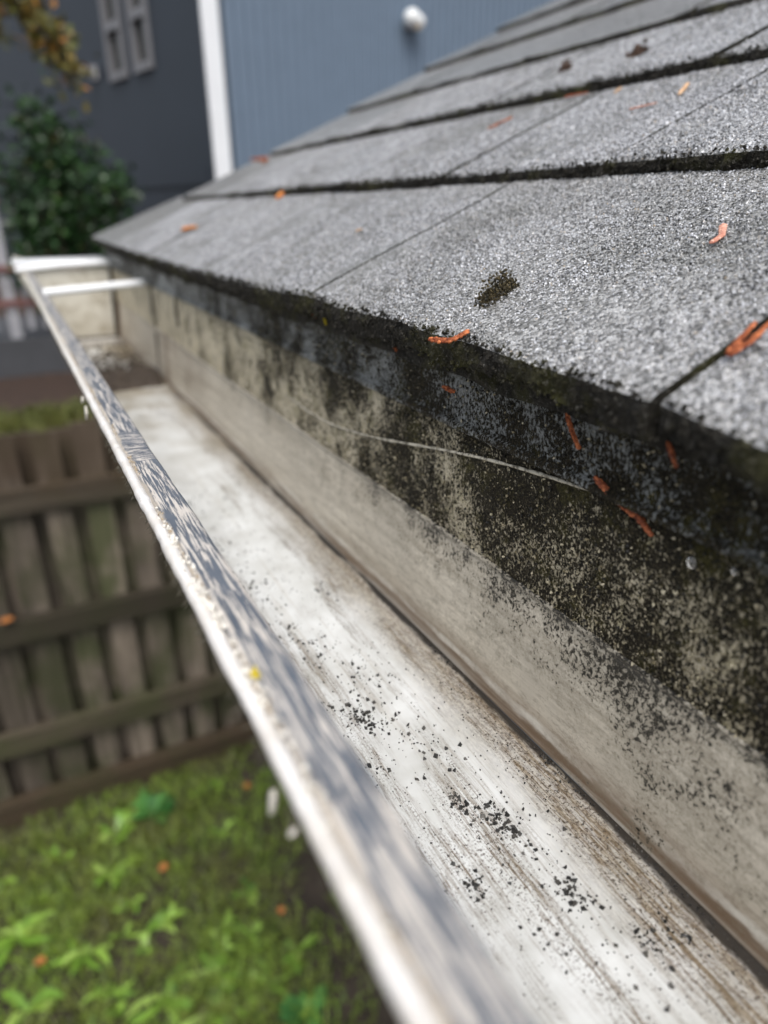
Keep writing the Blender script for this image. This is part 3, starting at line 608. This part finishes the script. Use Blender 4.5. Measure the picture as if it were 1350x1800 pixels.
def clump(name, c, rx, ry, rz, n, size, mats, label, group=None, cat='moss clump', seed=1):
    rg = np.random.default_rng(seed); mb = MB()
    d = rg.normal(size=(n, 3)); d /= np.linalg.norm(d, axis=1)[:, None]; d *= rg.uniform(0.2, 1, (n, 1)) ** 0.5; d[:, 2] = np.abs(d[:, 2])
    C = np.array(c) + d * (rx, ry, rz) * (1 + 0.3 * np.sin(3 * d[:, :1] + seed)) * (1 + 0.35 * np.sin(7 * d[:, 1:2] + 5 * d[:, :1] + seed)); C[:, 2] += SL * (C[:, 0] - c[0])
    crystals(mb, C, rg.uniform(0.4, 1.2, n) * size, 0, rg)
    return tag(mb.build(name, mats), label, cat, group)
GM = 'moss clumps on the roof'
clump('moss_clump', (0.2145, 0.2935, -0.0408), 0.0125, 0.0058, 0.0085, 800, 0.0009, M['moss'], 'dark brown green moss clump on the nearest shingle close to its edge', GM, seed=2)
clump('moss_clump', (0.3601, 0.6076, 0.0225), 0.004, 0.006, 0.004, 120, 0.0016, M['mossbrown'], 'small dark brown clump on the lowest course under the second butt edge', GM, seed=3)
clump('moss_clump', (0.587, 0.7023, 0.1366), 0.005, 0.007, 0.009, 140, 0.0024, M['mossbrown'], 'left one of the two brown clumps on the third course', GM, seed=4)
clump('moss_clump', (0.5771, 0.5888, 0.1320), 0.006, 0.010, 0.008, 180, 0.0024, M['mossbrown'], 'right one of the two brown clumps on the third course, wider and darker', GM, seed=5)
clump('lichen_clump', (0.0408, 0.1610, -0.1198), 0.0010, 0.0028, 0.0012, 90, 0.0005, M['lichen'], 'bright yellow lichen tuft in the crease of the gutter lip', None, 'lichen', seed=6)
for (y, z, r, lab) in ((0.1505, -0.1195, 0.0022, 'larger clear water drop on the black mould below the drip edge'), (0.1335, -0.115, 0.0014, 'smaller clear water drop right of the larger drop on the mould')):
    mb = MB(); P = [[(0.2028 - r * 0.7 * math.cos(a), y + r * math.sin(a) * math.cos(b), z + r * math.sin(a) * math.sin(b) * 1.2) for b in np.linspace(0, 2 * math.pi, 14, endpoint=False)] for a in np.linspace(0.02, math.pi / 2, 7)]
    mb.grid(np.array(P), 0, True); tag(mb.build('water_drop', M['water'], None, True), lab, 'water drop')

# ------------------------------------------------------------------ ground
def terr(x, y):
    if y < 3.9: z = -2.6
    else: z = float(np.interp(y, [3.9, 4.9, 5.2, 8, 14, 60], [-2.6, -1.45, -1.36, -1.35, -1.35, -1.35]))
    return z + 0.02 * nz(x * 1.5, y * 1.5, 3)
def sheet(name, xs, ys, mat, dz=0.0):
    mb = MB(); mb.grid(np.array([[(x, y, terr(x, y) + dz) for x in xs] for y in ys])[:, ::-1]); return tag(mb.build(name, mat, None, True), kind='structure')
sheet('ground', np.concatenate([[-60, -25, -10], np.arange(-5, 8, 0.4), [12, 25, 60]]), np.concatenate([[-60, -20, -8], np.arange(-3, 3.05, 0.3), [3.06], np.arange(3.3, 9, 0.4), [12, 20, 60]]), M['dirt'])
sheet('yard_soil', np.arange(-4, 1.01, 0.25), np.arange(-2, 3.01, 0.25), M['soil'], 0.006)
def blades(mb, n, fx, h, wd, rg, lean=0.5):
    X = fx(n); n = len(X)
    a = rg.uniform(0, 2 * math.pi, n); hh = h * rg.uniform(0.4, 1.2, n); ll = hh * rg.uniform(0.1, lean * 2, n); b = a + rg.normal(0, 0.6, n) + math.pi / 2
    sx, sy = np.cos(a) * wd, np.sin(a) * wd; tx, ty = np.cos(b) * ll, np.sin(b) * ll
    p0 = X - np.stack([sx, sy, 0 * sx], -1); p1 = X + np.stack([sx, sy, 0 * sx], -1)
    p2 = X + np.stack([sx * .7 + tx * .4, sy * .7 + ty * .4, hh * .65], -1); p3 = X + np.stack([-sx * .7 + tx * .4, -sy * .7 + ty * .4, hh * .65], -1); p4 = X + np.stack([tx, ty, hh], -1)
    V = np.stack([p0, p1, p2, p3, p4], 1).reshape(-1, 3); i = np.arange(n)[:, None] * 5
    k0 = mb.n; mb.add(V, i + np.array([[0, 1, 2, 3]])); mb.f.append(i + np.array([[3, 2, 4]]) + k0); mb.mi.append(np.zeros(n))
mb = MB()
def lawnpts(n):
    x = RNG.uniform(-1.8, 0.9, n); y = RNG.uniform(0.3, 2.92, n)
    d = np.array([nz(a * 2.2, b * 2.2, 5) + 0.5 * nz(a * 7, b * 7, 6) for a, b in zip(x, y)]); ok = d > RNG.uniform(-0.75, 0.35, n)
    x, y = x[ok], y[ok]; return np.stack([x, y, np.array([terr(a, b) + 0.004 for a, b in zip(x, y)])], -1)
blades(mb, 70000, lawnpts, 0.05, 0.0032, RNG, 0.8)
tag(mb.build('lawn', M['grass']), 'patchy short green grass growing on dark soil between fence and house', 'grass', kind='stuff')
mb = MB()
def farpts(n):
    x = RNG.uniform(-3, 2.2, n); y = RNG.uniform(5.0, 5.62, n); return np.stack([x, y, np.array([terr(a, b) for a, b in zip(x, y)])], -1)
blades(mb, 7000, farpts, 0.09, 0.006, RNG, 0.5)
t = NT('bright far grass'); fg = t.fin(t.ramp(t.noise(2.5), [(0.3, (0.05, 0.07, 0.01)), (0.7, (0.12, 0.125, 0.02))]), 0.6)
tag(mb.build('grass_verge', fg), 'strip of yellow green grass on the bank beyond the fence', 'grass', kind='stuff')

# weeds: rosettes of strap leaves
def weed(loc, n, L, wd, mat, label, group, seed, up=0.5):
    rg = random.Random(seed); mb = MB()
    for i in range(n):
        a = rg.uniform(0, 6.28) if i % 2 else 2 * math.pi * i / n + rg.uniform(-0.9, 0.9); l = L * rg.uniform(0.3, 1.15); el = rg.uniform(0.2, 1.3) * up; tw = rg.uniform(-0.9, 0.9); wf_ = rg.uniform(0.8, 1.5); P = []
        for j in range(7):
            s_ = j / 6; r_ = l * s_; zz_ = l * (el * s_ - 0.55 * el * s_ * s_) + 0.006
            ww = wf_ * wd * (0.35 + 1.3 * s_) * (1 - s_ ** 3) * (1 + 0.15 * math.sin(j * 2.4 + i)) + 0.0008
            c_, s2 = math.cos(a + 0.25 * s_ * rg.choice((-1, 1)) * 0.2), math.sin(a)
            c_, s2 = math.cos(a + tw * s_), math.sin(a + tw * s_)
            P.append([(r_ * c_ - e * ww * s2, r_ * s2 + e * ww * c_, zz_ + (abs(e) * 0.25 * ww)) for e in (-1, 0, 1)])
        mb.grid(np.array(P))
    o = mb.build('weed', mat, None, True); o.location = loc
    return tag(o, label, 'weed', group)
WG = 'broadleaf weeds in the lawn'
for i, (x, y, n, L, wd) in enumerate([(-0.44, 2.30, 9, 0.15, 0.014), (-0.20, 2.10, 8, 0.13, 0.012), (0.02, 1.80, 9, 0.13, 0.013), (-0.42, 1.98, 8, 0.13, 0.014), (0.15, 1.66, 8, 0.12, 0.014), (0.27, 1.95, 7, 0.09, 0.012), (-0.08, 2.42, 7, 0.10, 0.012), (0.42, 2.05, 6, 0.08, 0.012), (0.36, 1.68, 7, 0.10, 0.012), (-0.60, 2.15, 8, 0.14, 0.013), (-0.30, 1.78, 8, 0.12, 0.013), (0.10, 2.10, 6, 0.08, 0.010), (-0.5, 2.6, 6, 0.10, 0.011), (0.5, 1.75, 7, 0.10, 0.012), (-0.15, 1.90, 7, 0.10, 0.012), (0.20, 1.80, 7, 0.10, 0.011), (-0.02, 2.25, 6, 0.08, 0.012)]):
    weed((x, y, -2.596), n, L, wd, M['weed'], 'bright green strap leaved weed in the lawn under the gutter', WG, i)
rg0 = random.Random(9)
for i in range(34):
    x, y = rg0.uniform(-0.75, 0.55), rg0.uniform(1.3, 2.75)
    weed((x, y, terr(x, y) + 0.004), rg0.randint(3, 6), rg0.uniform(0.05, 0.10), rg0.uniform(0.009, 0.015), M['weed'] if rg0.random() < 0.94 else M['weeddark'], 'bright green strap leaved weed in the lawn under the gutter', WG, 100 + i, rg0.uniform(0.4, 1.1))
weed((0.142, 2.66, -2.596), 26, 0.10, 0.020, M['weeddark'], 'round dark green leafy weed against the kick board of the fence', None, 51, 1.3)
weed((-0.02, 2.62, -2.596), 14, 0.09, 0.016, M['weed'], 'light green bushy weed left of the dark round weed by the fence', None, 52, 1.2)
weed((0.45, 1.50, -2.596), 18, 0.10, 0.018, M['weeddark'], 'dark green leafy weed in the lawn close beneath the gutter face', None, 53, 1.0)
def fallen(x, y, z, s_, label, seed, group='orange leaves fallen in the yard'):
    rg = random.Random(seed); mb = MB(); P = []; a = rg.uniform(0, 6.28)
    for j in range(7):
        u = j / 6; ww = s_ * 0.42 * math.sin(math.pi * (0.05 + 0.93 * u))
        P.append([(s_ * (u - 0.5) * math.cos(a) - e * ww * math.sin(a), s_ * (u - 0.5) * math.sin(a) + e * ww * math.cos(a), 0.012 + 0.25 * abs(e) * ww + 0.08 * s_ * u * u) for e in (-1, -0.5, 0, 0.5, 1)])
    mb.grid(np.array(P)); o = mb.build('fallen_leaf', M['leafbrown'], None, True); o.location = (x, y, z); return tag(o, label, 'leaf', group)
fallen(0.1232, 2.3249, -2.57, 0.045, 'orange fallen leaf in the middle of the lawn', 1)
fallen(-0.3656, 2.1242, -2.57, 0.042, 'orange fallen leaf nearest the left side of the lawn', 2)
fallen(0.5753, 2.615, -2.58, 0.04, 'orange fallen leaf at the foot of the fence beside the gutter', 3)
fallen(0.4999, 1.9122, -2.58, 0.036, 'orange fallen leaf in the shade close under the gutter', 4)
fallen(-0.2614, 2.905, -1.557, 0.06, 'orange fallen leaf lying on the middle rail of the fence', 5, None)

# ------------------------------------------------------------------ fence
fence = thing('fence', (0, 2.975, -2.6), 'weathered mossy board fence with three rails and a kick board', 'fence')
rg = random.Random(4); x = -3.2
while x < 2.0:
    wd = rg.uniform(0.098, 0.116); mb = MB(); yo = rg.uniform(-0.004, 0.004); top = -0.79 + rg.uniform(-0.012, 0.012)
    nseg = 8; P = []
    for j in range(nseg + 1):
        z = -2.58 + (top + 2.58) * j / nseg; off = 0.003 * nz(x * 9, z * 3, 1)
        P.append([(x + off, 2.975 + yo, z), (x + wd + off, 2.975 + yo, z), (x + wd + off, 2.994 + yo, z), (x + off, 2.994 + yo, z)])
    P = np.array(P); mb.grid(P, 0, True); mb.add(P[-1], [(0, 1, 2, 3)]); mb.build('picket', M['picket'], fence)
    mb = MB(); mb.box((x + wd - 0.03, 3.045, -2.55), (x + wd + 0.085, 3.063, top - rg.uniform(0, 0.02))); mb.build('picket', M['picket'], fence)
    x += wd + rg.uniform(0.046, 0.08)
for z, h_, d in ((-1.055, 0.10, 0.045), (-1.622, 0.095, 0.065), (-2.175, 0.095, 0.065)):
    mb = MB(); mb.box((-3.2, 2.974 - d, z - h_ / 2), (2.0, 2.9735, z + h_ / 2)); mb.build('rail', M['rail'], fence)
mb = MB(); mb.box((-3.2, 2.895, -2.62), (2.0, 2.972, -2.485)); mb.build('kick_board', M['kick'], fence)

# ------------------------------------------------------------------ neighbour house beyond the fence
C0 = np.array([1.9, 7.0, 0.0]); A = rad(12.7)
d1 = np.array([-math.sin(A), math.cos(A), 0]); d2 = np.array([math.cos(A), math.sin(A), 0])      # along the dark wall; along the light wall
TW = (np.stack([d2, d1, [0, 0, 1]], 1), C0)                 # local x along the light wall, y along the dark wall, z up
nh = thing('neighbour_house', (1.9, 7.0, -1.36), 'blue grey two storey house with white corner board and grooved siding behind the roof', 'house')
def hb(name, lo, hi, mat, parent=nh): return MB().box(lo, hi, 0, TW).build(name, mat, parent)
mb = MB(); prof = []; xx = 0.10
while xx < 9: prof += [(xx, 0.0), (xx + 0.062, 0.0), (xx + 0.066, 0.022), (xx + 0.100, 0.022), (xx + 0.105, 0.0)]; xx += 0.105
prof += [(9.2, 0.0), (9.2, 0.2), (0.1, 0.2)]
P = np.array([[(a, b, z) for a, b in prof] for z in (-1.36, 0.45, 4.6)]); mb.grid((P.reshape(-1, 3) @ TW[0].T + TW[1]).reshape(P.shape), 0, True); mb.build('grooved_wall', M['siding'], nh)
# dark side wall with openings for two narrow windows
wins = [(1.10, 1.46), (1.74, 2.13)]; z0, z1 = 1.30, 2.25
for a, b, c, d in ((0.02, 1.10, -1.36, 4.6), (1.46, 1.74, -1.36, 4.6), (2.13, 9, -1.36, 4.6), (1.10, 1.46, -1.36, z0), (1.74, 2.13, -1.36, z0), (1.10, 1.46, z1, 4.6), (1.74, 2.13, z1, 4.6)):
    if a == 0.02: mb = MB()
    mb.box((0.0, a, c), (0.2, b, d), 0, TW)
mb.build('side_wall', M['sidingshade'], nh)
hb('trim_band', (-0.018, 0.14, 0.22), (-0.002, 9, 0.36), M['sidingshade'])
hb('corner_board', (-0.025, -0.03, -1.36), (0.135, -0.004, 4.6), M['trim']); hb('corner_board', (-0.025, -0.0035, -1.36), (-0.003, 0.10, 4.6), M['sidingshade'])
hb('foundation', (-0.03, -0.034, -1.6), (9.2, 9, -1.2), M['deck'])
for a, b in wins:
    mb = MB()
    for lo, hi in (((-0.035, a - 0.03, z0 - 0.04), (0.06, a + 0.02, z1 + 0.03)), ((-0.035, b - 0.02, z0 - 0.04), (0.06, b + 0.03, z1 + 0.03)), ((-0.040, a + 0.02, z0 - 0.04), (0.06, b - 0.02, z0 + 0.03)), ((-0.035, a + 0.02, z1 - 0.03), (0.06, b - 0.02, z1 + 0.03)), ((-0.028, a + 0.02, 1.70), (0.06, b - 0.02, 1.775))): mb.box(lo, hi, 0, TW)
    wf = mb.build('window', M['frame'], nh); hb('pane', (0.03, a + 0.019, z0 + 0.029), (0.05, b - 0.019, z1 - 0.029), M['glass'], wf)
mb = MB(); mb.box((-0.5, -0.6, 4.6), (9.4, 9, 4.75), 0, TW); mb.build('eave', M['sidingshade'], nh)
def loc(p): return np.array(p) @ TW[0].T + TW[1]
def ball(mb, c, r, sc=(1, 1, 1)):
    P = [[(c[0] + r * sc[0] * math.sin(a) * math.cos(b), c[1] + r * sc[1] * math.sin(a) * math.sin(b), c[2] + r * sc[2] * math.cos(a)) for b in np.linspace(0, 2 * math.pi, 16, endpoint=False)] for a in np.linspace(0.01, math.pi - 0.01, 12)]
    mb.grid(np.array(P), 0, True)
c = loc((2.33, -0.02, 1.74)); sl_ = thing('security_light', tuple(c), 'white twin head security light on the light blue grooved wall', 'wall light')
mb = MB(); mb.tube([tuple(loc((2.33, 0.004, 1.74))), tuple(loc((2.33, -0.05, 1.74)))], 0.06, 16); mb.build('mount', M['lampwhite'], sl_, True)
mb = MB(); ball(mb, loc((2.27, -0.12, 1.755)), 0.085); h1 = mb.build('lamp_head', M['lampwhite'], sl_, True)
mb = MB(); ball(mb, loc((2.37, -0.10, 1.74)), 0.072); mb.build('lamp_head', M['lampwhite'], sl_, True)
mb = MB(); ball(mb, loc((2.32, -0.14, 1.69)), 0.036); mb.build('sensor', M['lampglass'], sl_, True)
c = loc((-0.02, 2.62, 1.41)); wl = thing('wall_lamp', tuple(c), 'small pale lamp fixture on the dark side wall left of the two narrow windows', 'wall light')
mb = MB(); mb.box((-0.05, 2.56, 1.34), (-0.003, 2.70, 1.47), 0, TW); mb.build('mount', M['baluster'], wl)
mb = MB(); ball(mb, loc((-0.11, 2.60, 1.42)), 0.075, (1, 1, 0.8)); mb.build('lamp_head', M['baluster'], wl, True)

# deck with railing
dk = thing('deck_railing', (-0.4, 7.0, -1.36), 'small grey deck with balusters and red brown rails beyond the far gutter end', 'railing')
MB().box((-2.2, 6.98, -1.4), (0.62, 8.6, -1.02)).build('deck_skirt', M['deck'], dk)
MB().box((-0.05, 7.0, -1.019), (0.04, 7.09, 0.75)).build('post', M['baluster'], dk)
for k in range(9):
    xk = 0.13 + 0.12 * k if k < 4 else -0.17 - 0.12 * (k - 4)
    MB().box((xk - 0.025, 7.01, -0.95), (xk + 0.025, 7.05, -0.42)).build('baluster', M['baluster'], dk)
for z in (-0.44, -0.72): MB().box((-2.2, 6.975, z - 0.025), (0.62, 7.0095, z + 0.025)).build('rail', M['railwood'], dk)

# ------------------------------------------------------------------ shrub and tree
def foliage(mb, C, size, rg, elong=1.6):
    n = len(C); a = rg.normal(size=(n, 3)); a /= np.linalg.norm(a, axis=1)[:, None]; b = np.cross(a, rg.normal(size=(n, 3))); b /= np.linalg.norm(b, axis=1)[:, None]
    s_ = size * rg.uniform(0.6, 1.3, (n, 1)); V = np.stack([C - a * s_ * elong, C - b * s_ * 0.8, C + a * s_ * elong, C + b * s_ * 0.8], 1).reshape(-1, 3)
    mb.add(V, np.arange(n * 4).reshape(n, 4))
rg = np.random.default_rng(21)
sh = thing('shrub', (0.62, 7.4, -1.36), 'dark green leafy shrub in front of the dark side wall', 'shrub')
mb = MB(); tips = []
for i in range(44):
    a = rg.uniform(0, 6.28); r_ = rg.uniform(0.05, 0.68); h_ = rg.uniform(1.0, 2.45) * (1 - 0.4 * r_)
    p = [(0.62 + 0.04 * math.cos(a), 7.4 + 0.04 * math.sin(a), -1.37), (0.62 + r_ * 0.5 * math.cos(a), 7.4 + r_ * 0.5 * math.sin(a), -1.36 + h_ * 0.5), (0.62 + r_ * math.cos(a), 7.4 + r_ * math.sin(a), -1.36 + h_)]
    mb.tube(p, [0.02, 0.012, 0.004], 6); tips.append(p)
mb.build('stem', M['bark'], sh)
mb = MB(); C = []
for p in tips:
    for k in range(9):
        u = rg.uniform(0.25, 1.02); q = np.array(p[1]) * (1 - u) + np.array(p[2]) * u if rg.random() < 0.7 else np.array(p[0]) * (1 - u) + np.array(p[1]) * u
        m = rg.integers(22, 50); C.append(q + rg.normal(0, 0.085, (m, 3)))
foliage(mb, np.concatenate(C), 0.026, rg); mb.build('foliage', M['shrubleaf'], sh)
tr = thing('tree', (-1.1, 5.3, -1.36), 'tree with yellowing leaves whose branch hangs in at the upper left', 'tree')
mb = MB(); mb.tube([(-1.1, 5.3, -1.5), (-1.05, 5.3, 0), (-1.0, 5.25, 1.2), (-0.9, 5.2, 2.4)], [0.11, 0.09, 0.07, 0.03], 9); mb.build('trunk', M['bark'], tr, True)
br = [[(-1.02, 5.27, 0.8), (-0.5, 5.1, 1.15), (0.1, 5.0, 1.18), (0.38, 5.0, 1.02), (0.5, 5.0, 0.86), (0.57, 5.0, 0.68)], [(-1.0, 5.25, 1.2), (-0.4, 5.2, 1.5), (0.2, 5.1, 1.4), (0.42, 5.1, 1.22)], [(-1.0, 5.25, 1.3), (-1.5, 5.3, 1.7), (-1.9, 5.2, 1.7)], [(-0.95, 5.2, 1.8), (-0.6, 5.0, 2.4), (-0.1, 4.9, 2.6)], [(-1.05, 5.27, 0.7), (-0.5, 5.1, 0.95), (0.05, 5.0, 1.0), (0.2, 5.0, 0.9)]]
C = []
for p in br:
    mb = MB(); mb.tube(p, list(np.linspace(0.03, 0.005, len(p))), 6); mb.build('branch', M['bark'], tr, True)
    for k in range(len(p) - 1):
        for j in range(9):
            u = j / 9; q = np.array(p[k]) * (1 - u) + np.array(p[k + 1]) * u; tip = (k + u) / (len(p) - 1)
            if tip > 0.3: C.append(q + rg.normal(0, 0.10 - 0.05 * tip, (int(26 - 12 * tip), 3)))
mb = MB(); foliage(mb, np.concatenate(C), 0.024, rg, 1.4); mb.build('crown', M['treeleaf'], tr)
